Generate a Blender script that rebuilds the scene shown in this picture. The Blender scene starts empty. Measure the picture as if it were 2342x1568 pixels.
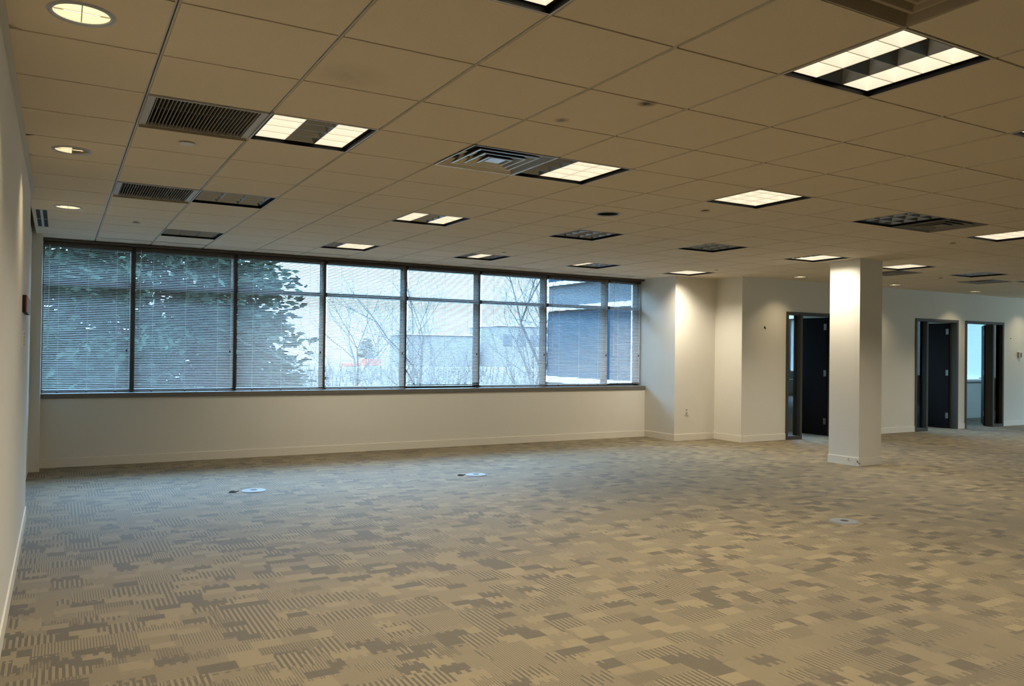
import bpy, math, random
from mathutils import Matrix, Vector

# ------------------------------------------------------------------ units
# every coordinate below is in ceiling-tile units (T = 0.6096 m); z = 0 is the
# ceiling plane, z = FLOOR the carpet.  M() turns them into metres above carpet.
T = 0.6096
FLOOR = -4.42
scene = bpy.context.scene
C = scene.collection
R = random.Random(7)


def M(p):
    return Vector((p[0] * T, p[1] * T, (p[2] - FLOOR) * T))


# ------------------------------------------------------------------ camera
yaw, pitch, roll = 0.51694, 0.00986, 0.01283
cy_, sy_, cp_, sp_ = math.cos(yaw), math.sin(yaw), math.cos(pitch), math.sin(pitch)
fwd = Vector((sy_ * cp_, cy_ * cp_, sp_))
rt0 = Vector((cy_, -sy_, 0))
up0 = rt0.cross(fwd)
cr_, sr_ = math.cos(roll), math.sin(roll)
rt = cr_ * rt0 + sr_ * up0
up = -sr_ * rt0 + cr_ * up0
cam_data = bpy.data.cameras.new('camera')
cam = bpy.data.objects.new('camera', cam_data)
C.objects.link(cam)
mw = Matrix((rt, up, -fwd)).transposed().to_4x4()
mw.translation = M((-0.59355, -5.1353, -2.06311))
cam.matrix_world = mw
cam_data.sensor_width = 36.0
cam_data.lens = 1824.29 * 36.0 / 2342.0
cam_data.clip_start = 0.05
cam_data.clip_end = 600
scene.camera = cam

# ------------------------------------------------------------------ look
vs = scene.view_settings
scene.display_settings.display_device = 'sRGB'
vs.view_transform = 'Standard'
vs.look = 'None'
vs.gamma = 1.0
vs.use_curve_mapping = False
vs.exposure = 0.13
scene.cycles.use_denoising = True
scene.cycles.max_bounces = 10
scene.cycles.diffuse_bounces = 6
scene.cycles.transparent_max_bounces = 16
scene.cycles.sample_clamp_indirect = 6.0
scene.cycles.caustics_reflective = False
scene.cycles.caustics_refractive = False

# ------------------------------------------------------------------ world: bright overcast sky
world = bpy.data.worlds.new('overcast_sky')
scene.world = world
world.use_nodes = True
wn = world.node_tree
wn.nodes.clear()
SKY = 10.0
o_ = wn.nodes.new('ShaderNodeOutputWorld')
bg = wn.nodes.new('ShaderNodeBackground')
bg.inputs['Strength'].default_value = SKY
geo = wn.nodes.new('ShaderNodeTexCoord')
sep = wn.nodes.new('ShaderNodeSeparateXYZ')
ramp = wn.nodes.new('ShaderNodeValToRGB')
ramp.color_ramp.elements[0].position = 0.0
ramp.color_ramp.elements[0].color = (0.16, 0.23, 0.27, 1)
ramp.color_ramp.elements[1].position = 0.85
ramp.color_ramp.elements[1].color = (1.75, 2.8, 3.9, 1)
mid_ = ramp.color_ramp.elements.new(0.20)
mid_.color = (0.22, 0.34, 0.41, 1)
wn.links.new(geo.outputs['Generated'], sep.inputs[0])
wn.links.new(sep.outputs['Z'], ramp.inputs[0])
wn.links.new(ramp.outputs[0], bg.inputs['Color'])
wn.links.new(bg.outputs[0], o_.inputs['Surface'])

# lamp strengths (watts) used by the fixture builders further down
W_PANEL = 9.5
W_CAN = 4.0
WARM = (1.0, 0.88, 0.68)


# ------------------------------------------------------------------ materials
class NT:
    """small helper around a node tree"""

    def __init__(self, mat):
        self.t = mat.node_tree
        self.n = self.t.nodes
        self.l = self.t.links

    def node(self, typ, **kw):
        nd = self.n.new(typ)
        for k, v in kw.items():
            setattr(nd, k, v)
        return nd

    def put(self, sock, v):
        if hasattr(v, 'links'):
            self.l.new(v, sock)
        elif v is not None:
            sock.default_value = v

    def m(self, op, a, b=None, c=None, clamp=False):
        nd = self.node('ShaderNodeMath', operation=op, use_clamp=clamp)
        self.put(nd.inputs[0], a)
        if b is not None:
            self.put(nd.inputs[1], b)
        if c is not None:
            self.put(nd.inputs[2], c)
        return nd.outputs[0]

    def mix(self, f, a, b):
        nd = self.node('ShaderNodeMix', data_type='RGBA')
        self.put(nd.inputs[0], f)
        self.put(nd.inputs[6], a if hasattr(a, 'links') else (*a, 1))
        self.put(nd.inputs[7], b if hasattr(b, 'links') else (*b, 1))
        return nd.outputs[2]

    def white(self, x, y=None):
        nd = self.node('ShaderNodeTexWhiteNoise', noise_dimensions='2D')
        cb = self.node('ShaderNodeCombineXYZ')
        self.put(cb.inputs[0], x)
        self.put(cb.inputs[1], y if y is not None else 3.7)
        self.l.new(cb.outputs[0], nd.inputs['Vector'])
        return nd.outputs['Value']

    def coords(self):
        tc = self.node('ShaderNodeTexCoord')
        return tc.outputs['Object']

    def noise(self, vec, scale, detail=2.0, rough=0.5):
        nd = self.node('ShaderNodeTexNoise')
        self.put(nd.inputs['Vector'], vec)
        nd.inputs['Scale'].default_value = scale
        nd.inputs['Detail'].default_value = detail
        nd.inputs['Roughness'].default_value = rough
        return nd.outputs['Fac']


def mat(name, col, rough=0.6, metal=0.0, noise=0.0, nscale=30.0, bump=0.0, spec=0.5, emit=None, estr=0.0):
    """principled material with optional procedural colour mottling / bump"""
    m = bpy.data.materials.new(name)
    m.use_nodes = True
    k = NT(m)
    b = k.n['Principled BSDF']
    b.inputs['Base Color'].default_value = (*col, 1)
    b.inputs['Roughness'].default_value = rough
    b.inputs['Metallic'].default_value = metal
    b.inputs['Specular IOR Level'].default_value = spec
    if noise > 0 or bump > 0:
        f = k.noise(k.coords(), nscale, 3.0, 0.6)
        if noise > 0:
            lo = tuple(c * (1 - noise) for c in col)
            hi = tuple(min(1, c * (1 + noise)) for c in col)
            k.l.new(k.mix(f, lo, hi), b.inputs['Base Color'])
        if bump > 0:
            bp = k.node('ShaderNodeBump')
            bp.inputs['Strength'].default_value = bump
            bp.inputs['Distance'].default_value = 0.004
            k.l.new(f, bp.inputs['Height'])
            k.l.new(bp.outputs[0], b.inputs['Normal'])
    if emit:
        b.inputs['Emission Color'].default_value = (*emit, 1)
        b.inputs['Emission Strength'].default_value = estr
    return m


def carpet_material():
    m = bpy.data.materials.new('patterned_carpet')
    m.use_nodes = True
    k = NT(m)
    b = k.n['Principled BSDF']
    v = k.coords()
    sp = k.node('ShaderNodeSeparateXYZ')
    k.l.new(v, sp.inputs[0])
    x, y = sp.outputs[0], sp.outputs[1]

    def stripe(c, period, duty=0.5):
        return k.m('LESS_THAN', k.m('FRACT', k.m('DIVIDE', c, period)), duty)

    def cells(cx, cy, w, h, seed):
        row = k.m('FLOOR', k.m('DIVIDE', cy, h))
        rr = k.white(row, seed)
        ww = k.m('MULTIPLY_ADD', rr, w * 0.5, w * 0.75)
        col = k.m('FLOOR', k.m('MULTIPLY_ADD', rr, 9.0, k.m('DIVIDE', cx, ww)))
        r = k.white(col, k.m('ADD', row, seed * 13.7))
        return r, k.m('FLOORED_MODULO', k.m('ADD', col, row), 2.0)

    comb = stripe(x, 0.050, 0.5)
    cm = k.m('GREATER_THAN', k.white(k.m('FLOOR', k.m('DIVIDE', x, 0.31)), k.m('FLOOR', k.m('DIVIDE', y, 0.19))), 0.45)
    yc = k.m('ADD', k.m('MULTIPLY', k.m('MULTIPLY', comb, cm), 0.034), y)
    r1, par = cells(x, yc, 0.15, 0.098, 1.3)
    r2, _p2 = cells(x, yc, 0.20, 0.165, 5.9)
    r3, _p3 = cells(k.m('ADD', x, 0.07), k.m('ADD', y, 0.05), 0.13, 0.075, 9.1)
    # value 1 = light yarn, 0 = dark yarn
    coarse = stripe(x, 0.026, 0.48)
    fine = stripe(x, 0.0135, 0.62)
    ridge = stripe(y, 0.0105, 0.60)
    check = k.m('MULTIPLY', fine, ridge)

    def sel(cond_lo, cond_hi, r, a, bb):
        c = k.m('MULTIPLY', k.m('GREATER_THAN', r, cond_lo), k.m('LESS_THAN', r, cond_hi))
        return k.m('ADD', k.m('MULTIPLY', c, a), k.m('MULTIPLY', k.m('SUBTRACT', 1.0, c), bb))

    val = k.m('MULTIPLY_ADD', ridge, 0.62, 0.28)
    solid = k.m('MULTIPLY_ADD', par, 0.84, 0.08)      # solid dark and solid light blocks alternate
    val = sel(-1, 0.34, r1, solid, val)
    val = sel(0.36, 0.48, r1, k.m('MULTIPLY_ADD', fine, 0.75, 0.12), val)
    val = sel(0.48, 0.58, r1, k.m('MULTIPLY_ADD', check, 0.80, 0.08), val)
    val = sel(0.58, 0.72, r1, k.m('MULTIPLY_ADD', coarse, 0.85, 0.06), val)
    val = sel(-1, 0.20, r2, k.m('MULTIPLY_ADD', coarse, 0.85, 0.06), val)
    val = sel(0.20, 0.29, r2, k.m('MULTIPLY_ADD', fine, 0.70, 0.15), val)
    val = sel(-1, 0.045, r3, 0.07, val)
    val = sel(0.045, 0.11, r3, 0.93, val)
    # yarn nubs
    nub = k.noise(v, 260.0, 2.0, 0.7)
    val = k.m('ADD', val, k.m('MULTIPLY', k.m('SUBTRACT', nub, 0.5), 0.55), clamp=True)
    base = k.mix(val, (0.096, 0.077, 0.049), (0.252, 0.200, 0.112))
    # traffic soiling, in large soft blotches of its own
    soil = k.noise(v, 0.42, 3.0, 0.55)
    soil = k.m('MULTIPLY', k.m('SUBTRACT', soil, 0.50, clamp=True), 2.4, clamp=True)
    base = k.mix(soil, base, k.mix(0.55, base, (0.075, 0.064, 0.055)))
    k.l.new(base, b.inputs['Base Color'])
    b.inputs['Roughness'].default_value = 0.62
    b.inputs['Specular IOR Level'].default_value = 0.30
    b.inputs['Sheen Weight'].default_value = 0.12
    b.inputs['Sheen Roughness'].default_value = 0.4
    bp = k.node('ShaderNodeBump')
    bp.inputs['Strength'].default_value = 0.5
    bp.inputs['Distance'].default_value = 0.004
    k.l.new(k.m('ADD', val, nub), bp.inputs['Height'])
    k.l.new(bp.outputs[0], b.inputs['Normal'])
    return m


def spots(m, pts, q_gain=0, wscale=14.0):
    """stains of their own on a surface: pts = [(x, y, z, radius, strength)] in metres"""
    k = NT(m)
    b = k.n['Principled BSDF']
    src = b.inputs['Base Color'].links[0].from_socket if b.inputs['Base Color'].links else tuple(b.inputs['Base Color'].default_value)[:3]
    v = k.coords()
    wob = k.noise(v, wscale, 3.0, 0.7)
    for (px, py, pz, r, s) in pts:
        d = k.node('ShaderNodeVectorMath', operation='DISTANCE')
        k.l.new(v, d.inputs[0])
        d.inputs[1].default_value = (px, py, pz)
        q = k.m('SUBTRACT', 1.0, k.m('DIVIDE', d.outputs['Value'], r), clamp=True)
        q = k.m('MULTIPLY', k.m('SUBTRACT', k.m('MULTIPLY_ADD', q, 0.30, wob), 0.74), s * q_gain, clamp=True) if q_gain else k.m('MULTIPLY', k.m('MULTIPLY', q, wob), s, clamp=True)
        src = k.mix(q, src, (0.03, 0.028, 0.025))
    k.l.new(src, b.inputs['Base Color'])


def pane_material(name, tint, refl=0.10):
    m = bpy.data.materials.new(name)
    m.use_nodes = True
    k = NT(m)
    k.n.remove(k.n['Principled BSDF'])
    out = k.n['Material Output']
    tr = k.node('ShaderNodeBsdfTransparent')
    tr.inputs[0].default_value = (*tint, 1)
    gl = k.node('ShaderNodeBsdfGlossy')
    gl.inputs['Roughness'].default_value = 0.02
    gl.inputs[0].default_value = (0.9, 0.95, 1, 1)
    fr = k.node('ShaderNodeFresnel')
    fr.inputs['IOR'].default_value = 1.3
    mx = k.node('ShaderNodeMixShader')
    k.l.new(k.m('MULTIPLY', fr.outputs[0], refl * 10), mx.inputs[0])
    k.l.new(tr.outputs[0], mx.inputs[1])
    k.l.new(gl.outputs[0], mx.inputs[2])
    k.l.new(mx.outputs[0], out.inputs['Surface'])
    return m


def slat_material(name, col, trans):
    m = bpy.data.materials.new(name)
    m.use_nodes = True
    k = NT(m)
    k.n.remove(k.n['Principled BSDF'])
    out = k.n['Material Output']
    df = k.node('ShaderNodeBsdfDiffuse')
    df.inputs[0].default_value = (*col, 1)
    tl = k.node('ShaderNodeBsdfTranslucent')
    tl.inputs[0].default_value = (*col, 1)
    mx = k.node('ShaderNodeMixShader')
    mx.inputs[0].default_value = trans
    k.l.new(df.outputs[0], mx.inputs[1])
    k.l.new(tl.outputs[0], mx.inputs[2])
    k.l.new(mx.outputs[0], out.inputs['Surface'])
    return m


def glow(name, col, s):
    m = bpy.data.materials.new(name)
    m.use_nodes = True
    k = NT(m)
    b = k.n['Principled BSDF']
    b.inputs['Base Color'].default_value = (0.5, 0.5, 0.48, 1)
    b.inputs['Roughness'].default_value = 0.4
    b.inputs['Emission Color'].default_value = (*col, 1)
    b.inputs['Emission Strength'].default_value = s
    return m


MA = {
    'carpet': carpet_material(),
    'tile': mat('mineral_ceiling_tile', (0.80, 0.71, 0.58), 0.95, noise=0.05, nscale=120, bump=0.25, spec=0.1),
    'grid': mat('ceiling_grid_paint', (0.62, 0.60, 0.56), 0.35),
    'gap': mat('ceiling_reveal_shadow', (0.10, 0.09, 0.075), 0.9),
    'wall': mat('warm_white_wall_paint', (0.74, 0.72, 0.66), 0.75, noise=0.02, nscale=6, bump=0.06, spec=0.3),
    'base': mat('cream_baseboard', (0.78, 0.75, 0.67), 0.5, noise=0.02, nscale=10),
    'bronze': mat('dark_bronze_frame', (0.055, 0.047, 0.040), 0.35, noise=0.1, nscale=20),
    'sill': mat('grey_brown_sill_laminate', (0.155, 0.145, 0.13), 0.5, noise=0.05, nscale=20),
    'pane': pane_material('window_glass', (0.86, 0.93, 0.97)),
    'doorframe': mat('taupe_door_frame_paint', (0.062, 0.057, 0.045), 0.6, noise=0.05, nscale=15, spec=0.25),
    'leaf': mat('dark_espresso_door', (0.007, 0.0055, 0.005), 0.7, noise=0.3, nscale=12, spec=0.12),
    'steel': mat('satin_steel', (0.35, 0.33, 0.30), 0.4, metal=1.0, noise=0.05, nscale=40),
    'slat': slat_material('aluminium_blind_slat', (0.84, 0.86, 0.88), 0.0),
    'slatoff': slat_material('pale_closed_blind_slat', (0.74, 0.80, 0.86), 0.5),
    'rail': mat('blind_rail_enamel', (0.30, 0.30, 0.31), 0.4, noise=0.05, nscale=30),
    'railtop': mat('bronze_headrail', (0.085, 0.070, 0.060), 0.45, noise=0.05, nscale=30),
    'cord': mat('white_blind_cord', (0.80, 0.84, 0.86), 0.5, noise=0.02, nscale=50),
    'wand': mat('clear_white_wand', (0.85, 0.90, 0.93), 0.25, noise=0.02, nscale=50),
    'black': mat('matt_black', (0.006, 0.006, 0.006), 0.7, noise=0.2, nscale=30),
    'blacktrim': mat('black_fixture_trim', (0.004, 0.004, 0.004), 0.5, noise=0.2, nscale=30, spec=0.2),
    'louver': mat('parabolic_louver_aluminium', (0.36, 0.39, 0.43), 0.30, metal=1.0, noise=0.06, nscale=18),
    'blade': mat('louver_blade_edge', (0.50, 0.44, 0.34), 0.4, metal=0.6, noise=0.05, nscale=30),
    'lit': glow('lit_louver_reflector', (1.0, 0.86, 0.62), 0.76),
    'lit2': glow('lit_louver_lamp', (1.0, 0.90, 0.70), 0.98),
    'lampcan': glow('lit_downlight_reflector', (1.0, 0.82, 0.46), 0.80),
    'cangrey': mat('unlit_downlight_reflector', (0.13, 0.11, 0.085), 0.5, metal=0.0, noise=0.05, nscale=30),
    'trim': mat('downlight_trim_ring', (0.42, 0.45, 0.52), 0.35, noise=0.03, nscale=30),
    'grille': mat('return_grille_paint', (0.50, 0.50, 0.50), 0.45, noise=0.04, nscale=30),
    'grillebar': mat('return_grille_bar', (0.27, 0.24, 0.19), 0.5, noise=0.04, nscale=30),
    'diff': mat('aluminium_diffuser', (0.50, 0.48, 0.44), 0.20, metal=0.95, noise=0.06, nscale=16),
    'diffdull': mat('dull_diffuser', (0.24, 0.215, 0.17), 0.5, metal=0.4, noise=0.06, nscale=16),
    'diffpaint': mat('painted_diffuser', (0.36, 0.30, 0.215), 0.55, noise=0.05, nscale=16),
    'plate': mat('white_cover_plate', (0.74, 0.74, 0.72), 0.4, noise=0.02, nscale=40),
    'platebeige': mat('beige_cover_plate', (0.50, 0.43, 0.34), 0.5, noise=0.02, nscale=40),
    'floorbox': mat('grey_floor_box_lid', (0.17, 0.18, 0.21), 0.4, noise=0.04, nscale=30),
    'plaque': mat('red_brown_plaque_wood', (0.30, 0.135, 0.075), 0.5, noise=0.15, nscale=25),
    'concrete': mat('pale_concrete_ledge', (0.55, 0.58, 0.60), 0.8, noise=0.05, nscale=3),
    'wingwall': mat('dark_grey_spandrel', (0.040, 0.050, 0.060), 0.35, noise=0.1, nscale=2),
    'wingglass': mat('blue_tinted_facade_glass', (0.012, 0.030, 0.050), 0.06, noise=0.1, nscale=1),
    'ground': mat('dry_winter_ground', (0.062, 0.056, 0.050), 1.0, noise=0.35, nscale=0.12),
    'needles': mat('evergreen_needles', (0.017, 0.027, 0.019), 1.0, noise=0.6, nscale=0.9, spec=0.0),
    'bark': mat('grey_brown_bark', (0.045, 0.040, 0.040), 0.9, noise=0.3, nscale=6),
    'dryshrub': mat('dry_grey_brush', (0.095, 0.088, 0.088), 1.0, noise=0.4, nscale=0.6),
    'hillwall': mat('tan_far_building', (0.17, 0.155, 0.155), 0.9, noise=0.1, nscale=0.2),
    'farglass': mat('far_building_glass', (0.06, 0.07, 0.09), 0.3, noise=0.1, nscale=0.5),
    'orange': mat('orange_barrier_plastic', (0.55, 0.10, 0.05), 0.6, noise=0.15, nscale=2),
    'palebush': mat('pale_grass_mound', (0.22, 0.24, 0.24), 0.9, noise=0.25, nscale=1.5),
}

spots(MA['tile'], [(1.28 * T, 0.72 * T, -FLOOR * T, 0.20, 0.35),
                   (3.28 * T, 0.83 * T, -FLOOR * T, 0.05, 1.6), (3.62 * T, 0.06 * T, -FLOOR * T, 0.06, 1.8)])


# ------------------------------------------------------------------ mesh builder
class MB:
    def __init__(self):
        self.v = []
        self.f = []
        self.mi = []
        self.cur = 0

    def add(self, vs_, fs_):
        n = len(self.v)
        self.v.extend(vs_)
        for f in fs_:
            self.f.append(tuple(n + i for i in f))
            self.mi.append(self.cur)
        return self

    def quad(self, *p):
        return self.add(list(p), [tuple(range(len(p)))])

    def box(self, x0, x1, y0, y1, z0, z1):
        vs_ = [(x0, y0, z0), (x1, y0, z0), (x1, y1, z0), (x0, y1, z0), (x0, y0, z1), (x1, y0, z1), (x1, y1, z1), (x0, y1, z1)]
        return self.add(vs_, [(0, 3, 2, 1), (4, 5, 6, 7), (0, 1, 5, 4), (1, 2, 6, 5), (2, 3, 7, 6), (3, 0, 4, 7)])

    def bevbox(self, x0, x1, y0, y1, z0, z1, b):
        """box with its four edges along z... chamfered towards +z and -z"""
        vs_ = []
        for (d, z) in ((b, z0), (0, z0 + b), (0, z1 - b), (b, z1)):
            vs_ += [(x0 + d, y0 + d, z), (x1 - d, y0 + d, z), (x1 - d, y1 - d, z), (x0 + d, y1 - d, z)]
        fs = [(3, 2, 1, 0), (12, 13, 14, 15)]
        for l in range(3):
            for i in range(4):
                j = (i + 1) % 4
                fs.append((l * 4 + i, l * 4 + j, l * 4 + 4 + j, l * 4 + 4 + i))
        return self.add(vs_, fs)

    def rotbox(self, cx, cy, ang, l0, l1, w0, w1, z0, z1):
        c, s = math.cos(ang), math.sin(ang)
        vs_ = []
        for z in (z0, z1):
            for (l, w) in ((l0, w0), (l1, w0), (l1, w1), (l0, w1)):
                vs_.append((cx + l * c - w * s, cy + l * s + w * c, z))
        return self.add(vs_, [(0, 3, 2, 1), (4, 5, 6, 7), (0, 1, 5, 4), (1, 2, 6, 5), (2, 3, 7, 6), (3, 0, 4, 7)])

    def lathe(self, cx, cy, prof, n=32, cap0=False, cap1=False, axis='z', off=0.0):
        vs_ = []
        for (r, z) in prof:
            for i in range(n):
                a = 2 * math.pi * i / n
                if axis == 'z':
                    vs_.append((cx + r * math.cos(a), cy + r * math.sin(a), z))
                elif axis == 'y':
                    vs_.append((cx + r * math.cos(a), z, cy + r * math.sin(a)))
                else:
                    vs_.append((z, cx + r * math.cos(a), cy + r * math.sin(a)))
        fs = []
        for k in range(len(prof) - 1):
            for i in range(n):
                j = (i + 1) % n
                fs.append((k * n + i, k * n + j, (k + 1) * n + j, (k + 1) * n + i))
        if cap0:
            fs.append(tuple(range(n - 1, -1, -1)))
        if cap1:
            fs.append(tuple((len(prof) - 1) * n + i for i in range(n)))
        return self.add(vs_, fs)

    def tube(self, p0, p1, r0, r1, n=4):
        a = Vector(p0)
        b = Vector(p1)
        d = b - a
        if d.length < 1e-6:
            return self
        d.normalize()
        u = d.orthogonal().normalized()
        w = d.cross(u)
        vs_ = []
        for (p, r) in ((a, r0), (b, r1)):
            for i in range(n):
                t = 2 * math.pi * i / n
                vs_.append(tuple(p + r * (math.cos(t) * u + math.sin(t) * w)))
        fs = [(i, (i + 1) % n, n + (i + 1) % n, n + i) for i in range(n)]
        fs.append(tuple(range(n - 1, -1, -1)))
        fs.append(tuple(n + i for i in range(n)))
        return self.add(vs_, fs)

    def mesh(self, name, mats, loc=(0, 0, FLOOR), smooth=False):
        me = bpy.data.meshes.new(name)
        L = M(loc)
        me.from_pydata([tuple(M(p) - L) for p in self.v], [], self.f)
        for m_ in (mats if isinstance(mats, (list, tuple)) else [mats]):
            me.materials.append(m_)
        me.polygons.foreach_set('material_index', self.mi)
        if smooth:
            me.polygons.foreach_set('use_smooth', [True] * len(me.polygons))
        me.validate()
        me.update()
        return me

    def build(self, name, mats, parent=None, loc=None, smooth=False):
        """one mesh object; with a parent the mesh is local to the parent's base"""
        if parent is not None:
            loc = tuple(parent['_base']) if '_base' in parent else BASE[parent.name]
        elif loc is None:
            loc = (0, 0, FLOOR)
        o = bpy.data.objects.new(name, self.mesh(name, mats, loc, smooth))
        C.objects.link(o)
        BASE[o.name] = loc
        if parent is not None:
            o.parent = parent
        else:
            o.location = M(loc)
        return o


BASE = {}


def tag(o, label=None, cat=None, group=None, kind=None):
    if label:
        o['label'] = label
    if cat:
        o['category'] = cat
    if group:
        o['group'] = group
    if kind:
        o['kind'] = kind
    return o


def thing(name, label, cat, loc, group=None, kind=None):
    o = bpy.data.objects.new(name, None)
    o.empty_display_size = 0.1
    C.objects.link(o)
    o.location = M(loc)
    BASE[o.name] = loc
    return tag(o, label, cat, group, kind)


def part(name, mesh, parent, label=None):
    """a part that shares its mesh with the same part of its look-alikes"""
    o = bpy.data.objects.new(name, mesh)
    C.objects.link(o)
    o.parent = parent
    BASE[o.name] = BASE[parent.name]
    if label:
        o['label'] = label
    return o


def struct(name, mb, m, label, cat, loc=None):
    return tag(mb.build(name, m, None, loc), label, cat, None, 'structure')


def dup(root, loc, label, group=None):
    r = root.copy()
    C.objects.link(r)
    r.location = M(loc)
    BASE[r.name] = loc
    r['label'] = label
    if group:
        r['group'] = group
    for ch in list(root.children):
        c = ch.copy()
        C.objects.link(c)
        c.parent = r
        for g in list(ch.children):
            d = g.copy()
            C.objects.link(d)
            d.parent = c
    return r


# ------------------------------------------------------------------ layout numbers
XL = -0.95          # left wall face
YB = -9.0           # wall behind the camera
YW = 12.55          # face of the wall under the windows
YC = 12.95          # ceiling stops here at the window head
YF = 10.30          # far partition with the doors
XR = 36.0           # right end
XP0, XP1 = 13.78, 15.22   # window reveal / pilaster sides
YP = 11.30          # pilaster face
SILL = -3.0
mull = [0.71, 2.71, 4.67, 6.65, 8.64, 10.63, 12.64]
edges = [-0.88] + mull + [13.76]

lights = {  # tile: lit pattern of its three lamp rows
    (1, -2): '111', (4, -2): '101', (7, -2): '111', (1, 2): '101', (4, 2): '011', (7, 2): '111', (10, 2): '000', (13, 2): '111',
    (1, 6): '000', (4, 6): '101', (7, 6): '000', (10, 6): '000', (13, 6): '011', (16, 6): '111', (19, 6): '000', (22, 6): '111',
    (1, 10): '000', (4, 10): '011', (7, 10): '010', (10, 10): '100', (13, 10): '111',
}
diffusers = [(3, -3), (3, 2), (11, 2), (17, 7), (21, 7)]
grilles = [(0, 2), (0, 6)]
cans = [(-0.5, 0.5), (-0.5, 4.5), (-0.5, 8.5), (6.5, 4.5), (16.5, 9.5), (20.5, 9.5), (24.5, 9.5), (28.5, 9.5)]
RC = 0.165          # downlight opening radius

# ------------------------------------------------------------------ shell
struct('floor', MB().box(-1.6, XR + .3, YB - .3, 13.2, FLOOR - 0.3, FLOOR), MA['carpet'],
       'patterned tan and brown carpet tile floor of the empty office', 'floor')

cl = MB()
skip = set(lights) | set(diffusers) | set(grilles)
can_cells = {(math.floor(a), math.floor(b)): (a, b) for a, b in cans}
GX, GY, TH = 0.018, 0.0105, 0.035
for i in range(-1, int(XR)):
    for j in range(int(YB), 13):
        if (i, j) in skip:
            continue
        x0, x1 = max(i + GX, XL - 0.25 if i == -1 and j >= 7 else XL + .03), i + 1 - GX
        y0, y1 = j + GY, min(j + 1 - GY, YC)
        # the room's ceiling ends at the far partition
        if i >= 15 and j >= 13:
            continue
        if (i, j) in can_cells:
            cx, cy = can_cells[(i, j)]
            n = 32
            for s in range(n):
                vv = []
                for a in (2 * math.pi * s / n, 2 * math.pi * (s + 1) / n):
                    ca, sa = math.cos(a), math.sin(a)
                    tx = ((x1 if ca > 0 else x0) - cx) / ca if abs(ca) > 1e-9 else 1e9
                    ty = ((y1 if sa > 0 else y0) - cy) / sa if abs(sa) > 1e-9 else 1e9
                    t = min(tx, ty)
                    vv.append(((cx + RC * ca, cy + RC * sa, 0), (cx + t * ca, cy + t * sa, 0)))
                cl.quad(vv[0][0], vv[1][0], vv[1][1], vv[0][1])
            for (a0, a1, b0, b1) in ((x0, x1, y0, y0), (x1, x1, y0, y1), (x1, x0, y1, y1), (x0, x0, y1, y0)):
                cl.quad((a0, b0, 0), (a1, b1, 0), (a1, b1, TH), (a0, b0, TH))
        else:
            cl.box(x0, x1, y0, y1, 0, TH)
ceiling = struct('ceiling', cl, MA['tile'], 'suspended ceiling of square beige acoustic tiles in a slotted grid', 'ceiling')
gr, gb = MB(), MB()
for i in range(0, int(XR)):
    for s in (-1, 1):
        a, b_ = sorted((i + s * 0.0045, i + s * 0.0165))
        gr.box(a, b_, YB, YC, 0.010, 0.03)
    gb.box(i - 0.022, i + 0.022, YB, YC, 0.031, 0.05)
for j in range(int(YB), 13):
    # cross joints, broken where a fixture sits so they never cross it
    gb.box(XL, XR, j - 0.0125, j + 0.0125, 0.024, 0.03)
gr.build('grid_tee', MA['grid'], ceiling)
gb.build('grid_reveal', MA['gap'], ceiling)
struct('trim_1', MB().box(XL, XL + 0.045, YB, 7.4, -0.012, 0.02), MA['grid'],
       'grey wall angle where the ceiling meets the left wall', 'trim')
# unseen slab added above the ceiling void to stop light leaking in
struct('light_block_slab', MB().box(-1.6, XR + .3, YB - .3, 13.2, 0.75, 1.0), MA['gap'], 'dark unseen slab added above the ceiling void to block light leaks', 'slab')

H1 = 0.75
wl = MB().box(XL - 0.3, XL, YB, 7.5, FLOOR, H1)
struct('wall_left', wl, MA['wall'], 'long off-white wall at the left edge with a soft corner', 'wall')
struct('wall_left_recess', MB().box(XL - 0.4, XL - 0.10, 7.5, YC + .3, FLOOR, H1), MA['wall'], 'recessed stretch of the left wall beyond its corner', 'wall')
struct('wall_corner', MB().box(XL - 0.10, -0.88, 12.10, YC + .3, FLOOR, H1), MA['wall'], 'narrow white pier between left wall and window', 'wall')
struct('wall_window', MB().box(-0.88, XP0, YW, YC + .25, FLOOR, SILL - 0.09), MA['wall'], 'low cream wall under the long window', 'wall')
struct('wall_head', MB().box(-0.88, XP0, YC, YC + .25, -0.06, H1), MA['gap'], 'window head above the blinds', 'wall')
struct('wall_pilaster', MB().box(XP0, XP1, YP, YC + .25, FLOOR, H1).box(XP1, XP1 + .2, YF, 12.85, FLOOR, H1), MA['wall'], 'white boxed pilaster right of the long window', 'wall')
struct('wall_back', MB().box(-1.6, XR, YB - .3, YB, FLOOR, H1), MA['wall'], 'white wall behind the viewer', 'wall')
wr = MB().box(XR, XR + .3, YB - .3, 13.2, FLOOR, SILL).box(XR, XR + .3, YB - .3, 13.2, -0.1, H1)
wr.box(XR, XR + .3, YB - .3, -6, SILL, -.1).box(XR, XR + .3, 9, 13.2, SILL, -.1)
struct('wall_right', wr, MA['wall'], 'white wall with a window band far to the right', 'wall')

# far partition with three door openings (frame outer sizes)
DH = -0.88
doors = [(16.90, 18.98), (22.67, 24.92), (25.32, 27.55)]
wf = MB()
xs = XP1 + .2
for (a, b_) in doors:
    wf.box(xs, a, YF, YF + 0.2, FLOOR, H1)
    wf.box(a, b_, YF, YF + 0.2, DH, H1)
    xs = b_
wf.box(xs, XR, YF, YF + 0.2, FLOOR, H1)
struct('wall_far', wf, MA['wall'], 'far white partition with three office doors', 'wall')
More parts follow.
